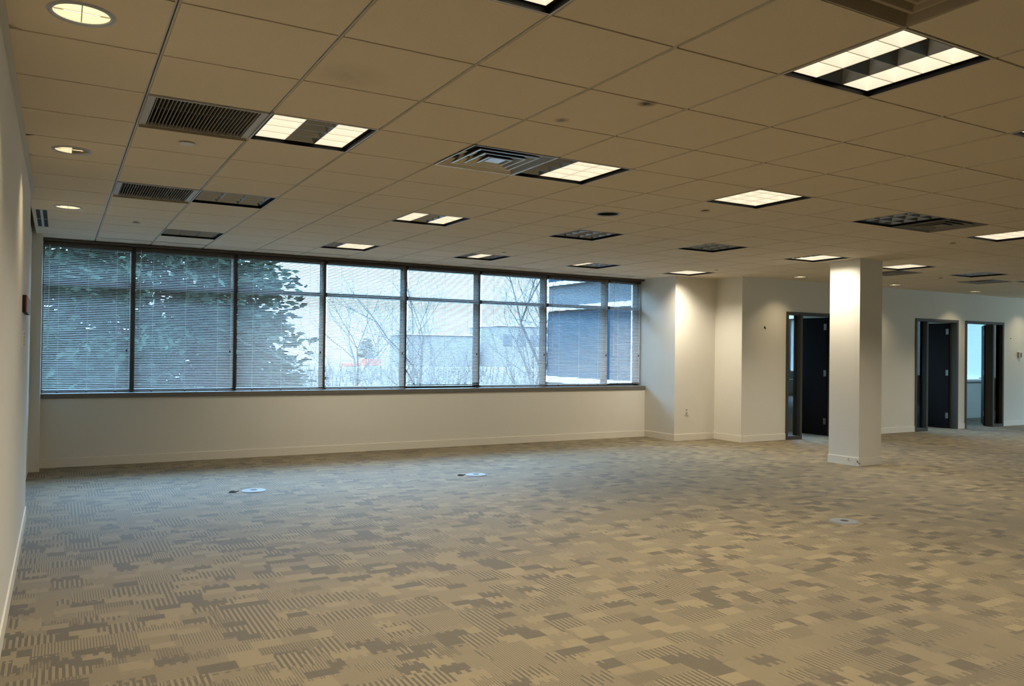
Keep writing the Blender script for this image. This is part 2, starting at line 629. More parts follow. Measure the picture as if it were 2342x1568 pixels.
# small rooms behind it
wo = MB().box(21.2, 21.4, YF + .2, YC, FLOOR, H1).box(25.05, 25.25, YF + .2, YC, FLOOR, H1).box(33.0, 33.2, YF + .2, YC, FLOOR, H1)
struct('wall_office', wo, MA['wall'], 'white partitions between the small offices', 'wall')
wx = MB().box(XP1 + .2, XR, 12.85, YC + .25, FLOOR, SILL - .03).box(XP1, XR, 12.85, YC + .25, -0.3, H1)
for (a, b_) in ((XP1 + .2, 16.9), (20.6, 22.2), (24.4, 26.2), (32.2, XR)):
    wx.box(a, b_, 12.85, YC + .25, SILL - .03, -.3)
struct('wall_outer', wx, MA['wall'], 'outer wall of the small offices with window openings', 'wall')

# free-standing column
XC0, XC1, YC0, YC1 = 14.22, 14.96, 5.96, 6.72
struct('column', MB().box(XC0, XC1, YC0, YC1, FLOOR, 0.0), MA['wall'], 'square white column standing in front of the far doors', 'column')

# baseboards
BH = 0.17
struct('baseboard_left', MB().box(XL, XL + .014, YB, 7.5, FLOOR, FLOOR + BH), MA['base'], 'cream baseboard along the left wall', 'baseboard')
struct('baseboard_window', MB().box(-0.88, XP0, YW - .014, YW, FLOOR, FLOOR + BH), MA['base'], 'cream baseboard under the long window', 'baseboard')
struct('baseboard_pilaster', MB().box(XP0 - .014, XP0, YP - .014, YW - .014, FLOOR, FLOOR + BH).box(XP0, XP1 - .014, YP - .014, YP, FLOOR, FLOOR + BH)
       .box(XP1 - .014, XP1, YF - .014, YP - .014, FLOOR, FLOOR + BH), MA['base'], 'cream baseboard around the pilaster', 'baseboard')
struct('baseboard_corner', MB().box(XL - .10, -0.866, 12.086, 12.10, FLOOR, FLOOR + BH), MA['base'], 'cream baseboard on the narrow corner pier', 'baseboard')
bf = MB()
xs = XP1
for (a, b_) in doors + [(XR, XR)]:
    bf.box(xs, a, YF - .014, YF, FLOOR, FLOOR + BH)
    xs = b_
struct('baseboard_far', bf, MA['base'], 'cream baseboard along the far partition', 'baseboard')
cbm = mat('scuffed_column_baseboard', (0.78, 0.75, 0.67), 0.5, noise=0.02, nscale=10)
spots(cbm, [(XC0 * T, (YC0 + .02) * T, 0.045, 0.085, 5.0), (XC0 * T, (YC0 + .24) * T, 0.062, 0.06, 3.0)], 2.0, 45.0)
struct('baseboard_column', MB().box(XC0 - .014, XC1 + .014, YC0 - .014, YC1 + .014, FLOOR, FLOOR + BH), cbm,
       'cream baseboard around the column, scuffed black at its corner', 'baseboard')
struct('baseboard_office', MB().box(XP1, XR, 12.836, 12.85, FLOOR, FLOOR + BH), MA['base'], 'baseboard inside the small offices', 'baseboard')

# ------------------------------------------------------------------ long window: frames, panes, sill
YG = 13.02
for n in range(8):
    x0, x1 = edges[n], edges[n + 1]
    w = thing('window_%d' % (n + 1), ['tall bay at the left end of the long window', 'second bay of the long window from the left, wide and shaded by the evergreen',
              'third bay from the left, half evergreen and half sky', 'fourth bay from the left, facing the orange barriers', 'fifth bay from the left, facing a bare tree trunk',
              'sixth bay from the left, facing a forked bare tree', 'seventh bay from the left, facing the dark wing', 'narrow bay at the right end of the long window'][n],
              'window', ((x0 + x1) / 2, YG, SILL), None, 'structure')
    hw = 0.045
    mb = MB()
    if n > 0:
        mb.box(x0 - hw, x0 + hw, 12.84, 13.06, SILL, -0.06)
    else:
        mb.box(x0, x0 + 0.03, 12.84, 13.06, SILL, -0.06)
    if n == 7:
        mb.box(x1 - 0.05, x1 + .02, 12.84, 13.06, SILL, -0.06)
    mb.build('mullion', MA['bronze'], w)
    MB().box(x0 + hw, x1 - hw, 12.86, 13.06, -0.875, -0.785).build('transom', MA['bronze'], w)
    MB().box(x0 + hw, x1 - hw, 12.84, 13.06, -0.135, -0.06).build('head_frame', MA['bronze'], w)
    MB().box(x0 + hw, x1 - hw, 12.90, 13.06, SILL, SILL + 0.05).build('bottom_frame', MA['bronze'], w)
    MB().box(x0 + hw, x1 - hw, YG, YG + .012, -0.785, -0.135).build('pane', MA['pane'], w)
    MB().box(x0 + hw, x1 - hw, YG, YG + .012, SILL + .05, -0.875).build('pane', MA['pane'], w)
struct('window_sill', MB().bevbox(-0.88, XP0, YW - .03, 12.90, SILL - .092, SILL, 0.006), MA['sill'], 'grey brown window sill running under all the blinds', 'sill')
struct('trim_2', MB().box(-0.88, XP0, 12.60, YC, -0.055, -0.012), MA['railtop'], 'dark bronze head trim above the blinds', 'trim')

# ------------------------------------------------------------------ blinds
PITCH, SW, TILT = 0.0347, 0.041, math.radians(24)
YBL = 12.74


def slats(x0, x1, z_top, z_bot, y, tilt, sag=0.0):
    mb = MB()
    n = int((z_top - z_bot) / PITCH)
    c, s = math.cos(tilt), math.sin(tilt)
    rr = random.Random(int(x0 * 100))
    for k in range(n):
        z = z_top - (k + .5) * PITCH
        dz = rr.uniform(-.0012, .0012)
        pts = []
        for t, crown in ((-.5, 0), (0, 0.0035), (.5, 0)):       # inner edge, crown, outer edge
            pts.append((t * SW * c, t * SW * s + crown))
        a = [(x0, y + p[0], z + p[1] + dz) for p in pts]
        b_ = [(x1, y + p[0], z + p[1] - dz) for p in pts]
        mb.quad(a[0], b_[0], b_[1], a[1])
        mb.quad(a[1], b_[1], b_[2], a[2])
    return mb


blind_labels = [
    'aluminium mini blind in the leftmost window bay, with a thin wand at its left',
    'aluminium mini blind second from the left, entirely in front of the evergreen',
    'aluminium mini blind third from the left, where evergreen gives way to sky',
    'aluminium mini blind fourth from the left, before the orange barriers',
    'aluminium mini blind fifth from the left, hanging slightly short of the sill',
    'aluminium mini blind sixth from the left, just left of the dark wing',
    'aluminium mini blind second from the right, before the dark wing',
    'narrow aluminium mini blind at the right end of the window']
bot = [0.012, 0.012, 0.012, 0.012, 0.075, 0.012, 0.03, 0.06]
for n in range(8):
    x0, x1 = edges[n] + (0.04 if n else 0.015), edges[n + 1] - (0.04 if n < 7 else 0.03)
    zb = SILL + bot[n]
    b = thing('mini_blind', blind_labels[n], 'window blind', ((x0 + x1) / 2, YBL, SILL), 'mini blinds of the long window')
    MB().bevbox(x0, x1, YBL - .03, YBL + .03, -0.125, -0.06, 0.004).build('head_rail', MA['railtop'], b)
    slats(x0, x1, -0.13, zb + .025, YBL, TILT).build('slats', MA['slat'], b)
    MB().bevbox(x0, x1, YBL - .02, YBL + .02, zb, zb + .022, 0.003).build('bottom_rail', MA['rail'], b)
    for t in (0.17, 0.5, 0.83) if n < 7 else (0.25, 0.75):
        xc = x0 + (x1 - x0) * t
        MB().box(xc - .003, xc + .003, YBL - .024, YBL - .021, zb, -0.125).build('ladder_cord', MA['cord'], b)
        MB().bevbox(xc - .016, xc + .016, YBL - .026, YBL - .018, zb - .004, zb + .02, .003).build('cord_clip', MA['black'], b)
    if n in (0, 1, 6, 7):
        xw = x0 + (0.10 if n != 1 else 0.09)
        MB().tube((xw, YBL - .05, -0.12), (xw - .01, YBL - .055, -2.15), 0.0065, 0.0065, 6).build('tilt_wand', MA['wand'], b)
    xw = x1 - 0.07
    pc = MB().tube((xw, YBL - .045, -0.12), (xw, YBL - .045, -2.12), 0.0025, 0.0025, 4).build('pull_cord', MA['cord'], b)
    MB().lathe(xw, YBL - .045, [(0.003, -2.12), (0.012, -2.14), (0.015, -2.17), (0.012, -2.175)], 10, True, True).build('tassel', MA['black'], pc)

# offices' windows behind the door openings
ow = thing('window_9', 'bright window with a closed blind seen through the rightmost door', 'window', (29.2, 13.0, SILL), None, 'structure')
MB().box(26.2, 32.2, 12.98, 12.99, SILL, -.3).build('pane', MA['pane'], ow)
MB().box(26.2, 32.2, 12.79, 12.9, SILL - .08, SILL).build('sill', MA['sill'], ow)
bm = MB()
for k in range(0, 4):
    xx = (26.24, 27.1, 29.0, 31.1)[k]
    bm.box(xx - .04, xx + .04, 12.93, 13.05, SILL, -.3)
bm.build('mullion', MA['bronze'], ow)
ob = thing('mini_blind', 'closed pale mini blind glowing in the office behind the rightmost door', 'window blind', (29.2, 12.86, SILL))
MB().box(26.25, 32.15, 12.83, 12.89, -.34, -.29).build('head_rail', MA['rail'], ob)
slats(26.25, 32.15, -.34, SILL + .04, 12.86, math.radians(58)).build('slats', MA['slatoff'], ob)
MB().box(26.25, 32.15, 12.84, 12.88, SILL + .01, SILL + .035).build('bottom_rail', MA['rail'], ob)
for (nm, a, b_, lab) in (('window_10', 16.9, 20.6, 'window of the office behind the leftmost door'), ('window_11', 22.2, 24.4, 'window of the office behind the middle door')):
    ow2 = thing(nm, lab, 'window', ((a + b_) / 2, 13.0, SILL), None, 'structure')
    MB().box(a, b_, 12.98, 12.99, SILL, -.3).build('pane', MA['pane'], ow2)
    MB().box(a, a + .05, 12.93, 13.05, SILL, -.3).box(b_ - .05, b_, 12.93, 13.05, SILL, -.3).build('frame', MA['bronze'], ow2)

# ------------------------------------------------------------------ doors
FW = 0.085          # frame face width


def door(nm, x0, x1, side, leaf_ang, label):
    """side -1: sidelight left of the door, +1: right of it"""
    d = thing(nm, label, 'door', ((x0 + x1) / 2, YF, FLOOR), None, 'structure')
    y0, y1 = YF - .025, YF + .225
    post = x0 + 0.60 if side < 0 else x1 - 0.62
    fr = MB()
    fr.box(x0, x0 + FW, y0, y1, FLOOR, DH).box(x1 - FW, x1, y0, y1, FLOOR, DH).box(x0 + FW, x1 - FW, y0, y1, DH - FW, DH)
    fr.box(post - FW / 2, post + FW / 2, y0, y1, FLOOR, DH - FW)
    a, b_ = (x0 + FW, post - FW / 2) if side < 0 else (post + FW / 2, x1 - FW)
    fr.box(a, b_, y0, y1, FLOOR, FLOOR + .09)
    fr.build('door_frame', MA['doorframe'], d)
    MB().box(a, b_, YF + .09, YF + .10, FLOOR + .09, DH - FW).build('sidelight_pane', MA['pane'], d)
    # leaf, swung into the office
    if side < 0:
        hx, wdt = x1 - FW, x1 - FW - post - FW / 2
    else:
        hx, wdt = post - FW / 2, post - FW / 2 - x0 - FW
    hy = y1
    lf = MB().rotbox(hx, hy, leaf_ang, 0.0, wdt, -.03, .045, FLOOR + .012, DH - FW - .01).build('door_leaf', MA['leaf'], d)
    for hz in (-1.25, -2.6, -4.0):
        MB().rotbox(hx, hy, leaf_ang, 0.01, 0.10, .045, .052, hz - .09, hz + .09).build('hinge', MA['steel'], lf)
    hb = MB()
    c, s = math.cos(leaf_ang), math.sin(leaf_ang)
    for w0, w1 in ((.045, .11), (-.03, -.095)):
        p = lambda l, w: (hx + l * c - w * s, hy + l * s + w * c, FLOOR + 1.6)
        hb.tube(p(wdt - .10, w0), p(wdt - .10, w1), .018, .018, 8)
        hb.tube(p(wdt - .10, w1), p(wdt - .28, w1), .016, .014, 8)
    hb.build('lever_handle', MA['steel'], lf)
    return d


door('door_1', *doors[0], -1, math.radians(92), 'dark door half hidden behind the white column, sidelight at left')
door('door_2', *doors[1], -1, math.radians(92), 'dark open door with steel hinges and a sidelight at its left')
door('door_3', *doors[2], 1, math.radians(33), 'door frame opening onto a bright office, sidelight at right')

# ------------------------------------------------------------------ recessed 3-lamp parabolic lights
Z_L = 0.030         # louver face above the ceiling plane


def light_meshes():
    f = MB()   # thin flange + black regress
    a, b_ = 0.012, 0.988
    fl = MB()
    for (x0, x1, y0, y1) in ((0.002, 0.020, .002, .998), (0.980, .998, .002, .998), (.02, .98, .002, .020), (.02, .98, .980, .998)):
        fl.box(x0, x1, y0, y1, -0.004, 0.006)
    for (x0, x1, y0, y1) in ((0.018, 0.024, .018, .982), (0.976, .982, .018, .982), (.024, .976, .018, .024), (.024, .976, .976, .982)):
        f.box(x0, x1, y0, y1, -0.0045, 0.30)
    f.box(.024, .976, .024, .976, .28, .30)
    # black band between regress and louver
    f.box(.024, .058, .024, .976, Z_L, Z_L + .01).box(.942, .976, .024, .976, Z_L, Z_L + .01)
    f.box(.058, .942, .024, .036, Z_L, Z_L + .01).box(.058, .942, .964, .976, Z_L, Z_L + .01)
    X0, X1, Y0, Y1 = .058, .942, .036, .964
    bays = []
    for k in range(3):
        for lit in (0, 1):
            mb = MB()
            bx0, bx1 = X0 + (X1 - X0) * k / 3, X0 + (X1 - X0) * (k + 1) / 3
            for r in range(4):
                by0, by1 = Y0 + (Y1 - Y0) * r / 4, Y0 + (Y1 - Y0) * (r + 1) / 4
                e = 0.003
                lv = [(0.0, Z_L), (0.022, Z_L + .035), (0.052, Z_L + .085), (0.070, Z_L + .13)]
                ring = []
                for (ins, z) in lv:
                    i0 = e + ins
                    ring.append([(bx0 + i0, by0 + i0 * .9, z), (bx1 - i0, by0 + i0 * .9, z), (bx1 - i0, by1 - i0 * .9, z), (bx0 + i0, by1 - i0 * .9, z)])
                mb.cur = 0
                for q in range(3):
                    for s in range(4):
                        t = (s + 1) % 4
                        mb.quad(ring[q][s], ring[q + 1][s], ring[q + 1][t], ring[q][t])
                mb.cur = 1
                mb.quad(*ring[3])
                mb.cur = 2                       # thin blade edges
                mb.box(bx0, bx0 + e, by0, by1, Z_L - .001, Z_L + .012).box(bx1 - e, bx1, by0, by1, Z_L - .001, Z_L + .012)
                mb.box(bx0 + e, bx1 - e, by0, by0 + e, Z_L - .001, Z_L + .012).box(bx0 + e, bx1 - e, by1 - e, by1, Z_L - .001, Z_L + .012)
            mats = [MA['lit'], MA['lit2'], MA['blade']] if lit else [MA['louver'], MA['louver'], MA['louver']]
            bays.append(mb.mesh('louver_bay', mats, (0, 0, 0)))
    return fl.mesh('flange', MA['grid'], (0, 0, 0)), f.mesh('housing', MA['blacktrim'], (0, 0, 0)), bays


FLANGE, HOUSING, BAYS = light_meshes()
light_labels = {
    (1, -2): 'ceiling light cut by the top edge of the picture, left of centre',
    (4, -2): 'large near ceiling light at upper right, dark middle row between bright rows',
    (7, -2): 'ceiling light cut by the right edge, level with the round dark opening',
    (1, 2): 'ceiling light beside the nearer return grille, dark middle row',
    (4, 2): 'ceiling light touching the shiny square diffuser, left row dark',
    (7, 2): 'fully lit ceiling light right of the round dark opening',
    (10, 2): 'unlit ceiling light touching a square diffuser at upper right',
    (13, 2): 'fully lit ceiling light at the right edge beyond the unlit one and its diffuser',
    (1, 6): 'unlit ceiling light beside the farther return grille',
    (4, 6): 'ceiling light in mid ceiling with a dark middle row, no grille beside it',
    (7, 6): 'unlit ceiling light beyond the round dark opening',
    (10, 6): 'unlit ceiling light above the pilaster, nearest left of the column',
    (13, 6): 'lit ceiling light touching the top of the column at left, its left row dark',
    (16, 6): 'fully lit ceiling light just right of the column top',
    (19, 6): 'unlit bluish ceiling light above the middle door',
    (22, 6): 'lit ceiling light cut by the right edge, farthest from the viewer',
    (1, 10): 'unlit ceiling light nearest the window, above the second bay',
    (4, 10): 'ceiling light near the window with a dark left row, above the third bay',
    (7, 10): 'ceiling light near the window with only its middle row lit',
    (10, 10): 'ceiling light near the window with only its left row lit',
    (13, 10): 'fully lit ceiling light right above the pilaster',
}
for (i, j), pat in lights.items():
    t = thing('ceiling_light', light_labels[(i, j)], 'ceiling light', (i, j, 0), 'recessed square ceiling lights')
    part('flange', FLANGE, t)
    part('housing', HOUSING, t)
    for k in range(3):
        part('louver_bay', BAYS[k * 2 + int(pat[k])], t, 'glowing cream louver row' if pat[k] == '1' else 'dark unlit louver row')
        if pat[k] == '1':
            ld = bpy.data.lights.new('lamp_row', 'AREA')
            ld.shape = 'RECTANGLE'
            ld.size, ld.size_y = 0.25 * T, 0.88 * T
            ld.energy = W_PANEL
            ld.color = WARM
            ld.spread = math.radians(128)
            lo = bpy.data.objects.new('lamp_row', ld)
            C.objects.link(lo)
            lo.parent = t
            lo.location = ((.058 + .2947 * (k + .5)) * T, 0.5 * T, (Z_L - .004) * T)

# ------------------------------------------------------------------ downlights


def downlight(x, y, state, label):
    t = thing('downlight', label, 'downlight', (x, y, 0), 'round recessed downlights')
    MB().lathe(x, y, [(RC - .004, 0.01), (RC - .006, -0.006), (RC + .004, -0.012), (RC + .022, -0.010), (RC + .028, 0.0)], 48).build('trim_ring', MA['trim'], t, smooth=True)
    prof = [(RC - .005, 0.0), (RC - .012, 0.05), (RC - .03, 0.12), (RC - .06, 0.19), (RC - .10, 0.24)]
    can = MB()
    can.lathe(x, y, prof, 40)
    can.lathe(x, y, [(prof[-1][0], .24), (0.001, .24)], 40)
    m1 = MA['lampcan'] if state == 'on' else MA['black'] if state == 'off' else None
    if state == 'half':
        # one half of the louver glows, the other is dark
        me = MB()
        for sgn in (0, 1):
            me.cur = sgn
            n = 20
            for a in range(n):
                a0, a1 = math.pi * (a / n + sgn) + math.pi / 2, math.pi * ((a + 1) / n + sgn) + math.pi / 2
                for q in range(len(prof) - 1):
                    (r0, z0), (r1, z1) = prof[q], prof[q + 1]
                    me.quad((x + r0 * math.cos(a0), y + r0 * math.sin(a0), z0), (x + r1 * math.cos(a0), y + r1 * math.sin(a0), z1),
                            (x + r1 * math.cos(a1), y + r1 * math.sin(a1), z1), (x + r0 * math.cos(a1), y + r0 * math.sin(a1), z0))
                me.quad((x + prof[-1][0] * math.cos(a0), y + prof[-1][0] * math.sin(a0), .24), (x, y, .24), (x + prof[-1][0] * math.cos(a1), y + prof[-1][0] * math.sin(a1), .24))
        me.build('reflector', [MA['lampcan'], MA['cangrey']], t, smooth=True)
    else:
        can.build('reflector', m1, t, smooth=True)
    if state != 'off':
        # crossed louver blades
        e = 0.003
        MB().box(x - RC + .01, x + RC - .01, y - e, y + e, .002, .009).box(x - e, x + e, y - RC + .01, y + RC - .01, .002, .009).build('cross_blade', MA['blade'], t)
        ld = bpy.data.lights.new('lamp_bulb', 'AREA')
        ld.shape = 'DISK'
        ld.size = 0.20 * T
        ld.energy = W_CAN if state == 'on' else W_CAN * .6
        ld.color = (1.0, 0.78, 0.48)
        ld.spread = math.radians(105)
        lo = bpy.data.objects.new('lamp_bulb', ld)
        C.objects.link(lo)
        lo.parent = t
        lo.location = (0, 0, 0.005 * T)
    return t


downlight(*cans[0], 'on', 'big lit downlight nearest the viewer, at the upper left corner')
downlight(*cans[1], 'half', 'downlight by the left wall with its right half dark')
downlight(*cans[2], 'on', 'farthest of the downlights by the left wall, nearest the window')
downlight(*cans[3], 'off', 'round black unlit downlight in mid ceiling')
downlight(*cans[4], 'on', 'small lit downlight left of the column')
downlight(*cans[5], 'on', 'small lit downlight just right of the column')
downlight(*cans[6], 'on', 'small lit downlight above the rightmost door')
downlight(*cans[7], 'on', 'lit downlight by the far wall beyond the right edge')

# ------------------------------------------------------------------ square diffusers


def diffuser(i, j, m, label):
    t = thing('air_diffuser', label, 'air diffuser', (i, j, 0), 'square ceiling air diffusers')
    cx, cy = i + .5, j + .5

    def ring(mb, hs):
        for q in range(len(hs) - 1):
            (h0, z0), (h1, z1) = hs[q], hs[q + 1]
            a = [(cx - h0, cy - h0, z0), (cx + h0, cy - h0, z0), (cx + h0, cy + h0, z0), (cx - h0, cy + h0, z0)]
            b_ = [(cx - h1, cy - h1, z1), (cx + h1, cy - h1, z1), (cx + h1, cy + h1, z1), (cx - h1, cy + h1, z1)]
            for s in range(4):
                r = (s + 1) % 4
                mb.quad(a[s], a[r], b_[r], b_[s])
    fr = MB()
    ring(fr, [(.494, .008), (.494, -.006), (.482, -.006), (.40, .12), (.32, .15)])
    fr.build('outer_cone', m, t)
    for (h, z) in ((.36, .015), (.255, .010), (.150, .004)):
        c_ = MB()
        ring(c_, [(h - .088, z + .064), (h - .022, z - .012), (h, z - .014), (h + .002, z - .006), (h - .078, z + .068)])
        c_.build('cone_ring', m, t)
    MB().bevbox(cx - .095, cx + .095, cy - .095, cy + .095, .0, .016, .005).build('centre_plate', m, t)
    MB().box(cx - .40, cx + .40, cy - .40, cy + .40, .16, .18).build('duct_neck', MA['black'], t)
    return t


diffuser(3, -3, MA['diffpaint'], 'square diffuser cut by the top edge above the large near light')
diffuser(3, 2, MA['diff'], 'shiny stepped square diffuser in mid ceiling, touching a lit light')
diffuser(11, 2, MA['diffdull'], 'dull square diffuser touching an unlit light at upper right')
diffuser(17, 7, MA['diffdull'], 'dark square diffuser just right of the column top')
diffuser(21, 7, MA['diffdull'], 'dark square diffuser above the two right doors')

# ------------------------------------------------------------------ return grilles


def grille(i, j, label):
    t = thing('return_grille', label, 'return grille', (i, j, 0), 'return air grilles')
    f = MB().box(i + .015, i + .075, j + .01, j + .99, -.012, .02).box(i + .925, i + .985, j + .01, j + .99, -.012, .02)
    f.box(i + .075, i + .925, j + .01, j + .03, -.012, .02).box(i + .075, i + .925, j + .965, j + .99, -.012, .02)
    f.build('frame', MA['grille'], t)
    nb = 28
    bars = MB()
    for k in range(nb):
        x = i + .075 + .85 * (k + .5) / nb
        bars.add([(x - .004, j + .03, -.006), (x + .003, j + .03, -.006), (x + .004, j + .03, .020), (x - .003, j + .03, .020),
                  (x - .004, j + .965, -.006), (x + .003, j + .965, -.006), (x + .004, j + .965, .020), (x - .003, j + .965, .020)],
                 [(0, 1, 2, 3), (7, 6, 5, 4), (0, 4, 5, 1), (1, 5, 6, 2), (2, 6, 7, 3), (3, 7, 4, 0)])
    bars.build('bars', MA['grillebar'], t)
    MB().box(i + .075, i + .925, j + .49, j + .498, .03, .04).build('cross_rod', MA['grillebar'], t)
    MB().box(i + .015, i + .985, j + .01, j + .99, .12, .14).build('plenum', MA['black'], t)
    MB().box(i + .02, i + .98, j + .975, j + .99, -.035, -.012).build('hinged_lip', MA['diffpaint'], t)
    return t


grille(0, 2, 'nearer black barred return grille at upper left')
grille(0, 6, 'farther black barred return grille, toward the window')

# ------------------------------------------------------------------ sprinkler cover plates
pl = []
for (x, y, m, r, lab) in ((.5, 3.5, 'plate', .075, 'white round cover plate below the nearer return grille'),
                          (.5, 9.5, 'platebeige', .06, 'round cover plate above the leftmost window bay'),
                          (7.5, 3.5, 'platebeige', .06, 'beige round cover plate left of the fully lit light in mid ceiling'),
                          (7.5, 9.5, 'plate', .06, 'white round cover plate by the light with only its middle row lit'),
                          (13.5, 3.5, 'platebeige', .06, 'round cover plate between the dull diffuser and the right edge light'),
                          (13.5, 9.5, 'plate', .06, 'round cover plate beside the lit light above the pilaster'),
                          (19.5, 7.5, 'platebeige', .06, 'small cover plate left of the unlit light above the middle door')):
    t = thing('sprinkler_cover', lab, 'sprinkler cover', (x, y, 0), 'sprinkler cover plates')
    MB().lathe(x, y, [(r * .55, 0.0), (r * .55, -.012), ], 28).build('collar', MA['gap'], t)
    MB().lathe(x, y, [(r, -.010), (r, -.016), (r * .9, -.020), (.001, -.021)], 32, True, False).build('plate', MA[m], t)

# ------------------------------------------------------------------ slot diffusers


def slot(x0, x1, y0, y1, along, label):
    t = thing('slot_diffuser', label, 'slot diffuser', ((x0 + x1) / 2, (y0 + y1) / 2, 0), 'linear slot diffusers')
    if along == 'x':
        MB().box(x0, x1, y0, y0 + .008, -.006, .004).box(x0, x1, y1 - .008, y1, -.006, .004).build('flange', MA['grid'], t)
        MB().box(x0, x1, y0 + .008, y1 - .008, -.0025, .004).build('slot', MA['black'], t)
    else:
        w = x1 - x0
        MB().box(x0 + w * .38, x1 - w * .38, y0, y1, -.007, .004).box(x0, x1, (y0 + y1) / 2 - .012, (y0 + y1) / 2 + .012, -.007, .004).build('flange', MA['grid'], t)
        MB().box(x0, x0 + w * .38, y0, y1, -.0035, .004).build('slot', MA['black'], t)
        MB().box(x1 - w * .38, x1, y0, y1, -.0035, .004).build('slot', MA['black'], t)


for (a, b_, lab) in ((0.02, 0.98, 'black slot diffuser line farthest left along the window head'),
                     (1.02, 1.98, 'second black slot diffuser line from the left along the window head'),
                     (3.02, 4.0, 'third black slot diffuser line from the left along the window head'),
                     (4.03, 4.98, 'slot diffuser line below the light with a dark left row'),
                     (8.02, 9.0, 'slot diffuser line below the light lit only in the middle'),
                     (9.03, 9.95, 'slot diffuser line above the sixth window bay'),
                     (11.02, 12.0, 'slot diffuser line above the bay with the dark wing'),
                     (12.03, 12.95, 'slot diffuser line farthest right, next to the pilaster')):
    slot(a, b_, 11.95, 12.0, 'x', lab)
slot(-0.93, -0.78, 9.02, 10.98, 'y', 'twin black slot diffuser at the corner of the left wall')

# ------------------------------------------------------------------ floor boxes


def floorbox(x, y, label):
    t = thing('floor_box', label, 'floor box', (x, y, FLOOR), 'round floor boxes in the carpet')
    MB().lathe(x, y, [(.20, FLOOR), (.195, FLOOR + .008), (.18, FLOOR + .014), (.06, FLOOR + .016), (.055, FLOOR + .010)], 40).build('cover_ring', MA['floorbox'], t, smooth=False)
    MB().lathe(x, y, [(.056, FLOOR + .008), (.056, FLOOR + .013), (.045, FLOOR + .0145)], 28, True, True).build('cable_hole', MA['black'], t)


floorbox(2.24, 8.39, 'grey round floor box on the bluish carpet below the second window bay')
floorbox(6.32, 8.34, 'grey round floor box below the fifth window bay')
floorbox(9.13, 2.37, 'grey round floor box alone on the brown carpet, nearest the viewer')
for (x, y, lab) in ((1.91, 8.40, 'black cable stub in the carpet left of the leftmost floor box'), (6.03, 8.41, 'black cable stub in the carpet left of the middle floor box')):
    t = thing('cable_stub', lab, 'cable stub', (x, y, FLOOR), 'black cable stubs beside floor boxes')
    MB().lathe(x, y, [(.062, FLOOR), (.058, FLOOR + .014), (.040, FLOOR + .016)], 20).build('grommet', MA['black'], t)
    MB().lathe(x, y, [(.040, FLOOR + .004), (.001, FLOOR + .004)], 20).build('hole', MA['black'], t)
    MB().tube((x + .04, y, FLOOR + .006), (x + .10, y + .01, FLOOR + .012), .008, .006, 6).build('cable_end', MA['black'], t)

# ------------------------------------------------------------------ things on the walls
t = thing('wall_plaque', 'small red brown plaque high on the left wall', 'plaque', (XL, 5.8, -1.6))
MB().box(XL, XL + .035, 5.25, 6.35, -1.70, -1.51).build('board', MA['black'], t)
MB().bevbox(XL + .035, XL + .045, 5.25, 6.35, -1.70, -1.51, .003).build('face', MA['plaque'], t)
t = thing('light_switch', 'pale switch plate on the left wall below the plaque', 'light switch', (XL, 5.5, -2.0))
MB().box(XL, XL + .012, 5.35, 5.62, -2.095, -1.905).build('plate', MA['plate'], t)
for k in range(4):
    MB().box(XL + .012, XL + .022, 5.42, 5.54, -2.075 + k * .042, -2.05 + k * .042).build('rocker', MA['trim'], t)
t = thing('wall_outlet', 'white electrical outlet low on the pilaster', 'outlet', (14.2, YP, -3.63))
MB().box(14.14, 14.26, YP - .012, YP, -3.73, -3.54).build('plate', MA['plate'], t)
for z in (-3.685, -3.60):
    so = MB().box(14.175, 14.225, YP - .016, YP - .012, z - .022, z + .022).build('socket', MA['platebeige'], t)
    MB().box(14.187, 14.193, YP - .0175, YP - .016, z - .01, z + .012).box(14.207, 14.213, YP - .0175, YP - .016, z - .01, z + .012).build('slots', MA['black'], so)
t = thing('wall_hook', 'tiny dark hook on the wall left of the leftmost door', 'hook', (16.06, YF, -1.36))
MB().box(16.04, 16.08, YF - .012, YF, -1.36, -1.31).build('back_plate', MA['black'], t)
MB().tube((16.06, YF - .012, -1.34), (16.06, YF - .04, -1.38), .010, .010, 6).tube((16.06, YF - .04, -1.38), (16.06, YF - .045, -1.35), .010, .008, 6).build('prong', MA['black'], t)
t = thing('thermostat', 'small thermostat on the far wall at the right edge', 'thermostat', (28.5, YF, -1.98))
MB().bevbox(28.42, 28.60, YF - .06, YF, -2.08, -1.88, .008).build('case', MA['platebeige'], t)
MB().box(28.50, 28.57, YF - .063, YF - .06, -2.05, -1.91).build('display', MA['gap'], t)
t = thing('wall_anchor', 'tiny dark anchor on the far wall right of the rightmost door', 'anchor', (27.98, YF, -1.42))
MB().lathe(27.98, -1.42, [(.012, YF - .02), (.016, YF - .004), (.016, YF)], 10, True, False, axis='y').build('screw', MA['black'], t)

# ------------------------------------------------------------------ outside
GZ = -11.0


def gz(y):
    """the ground lies flat by the building and climbs a slope beyond"""
    return GZ + 6.3 * min(1.0, max(0.0, (y - 48.0) / 50.0))


gm = MB()
for (y0, y1) in ((13.4, 48), (48, 98), (98, 330)):
    gm.quad((-120, y0, gz(y0)), (260, y0, gz(y0)), (260, y1, gz(y1)), (-120, y1, gz(y1)))
gm.quad((-120, 13.4, GZ - .5), (-120, 13.4, GZ), (260, 13.4, GZ), (260, 13.4, GZ - .5))
struct('ground', gm, MA['ground'], 'dry winter ground climbing away below the window', 'ground')

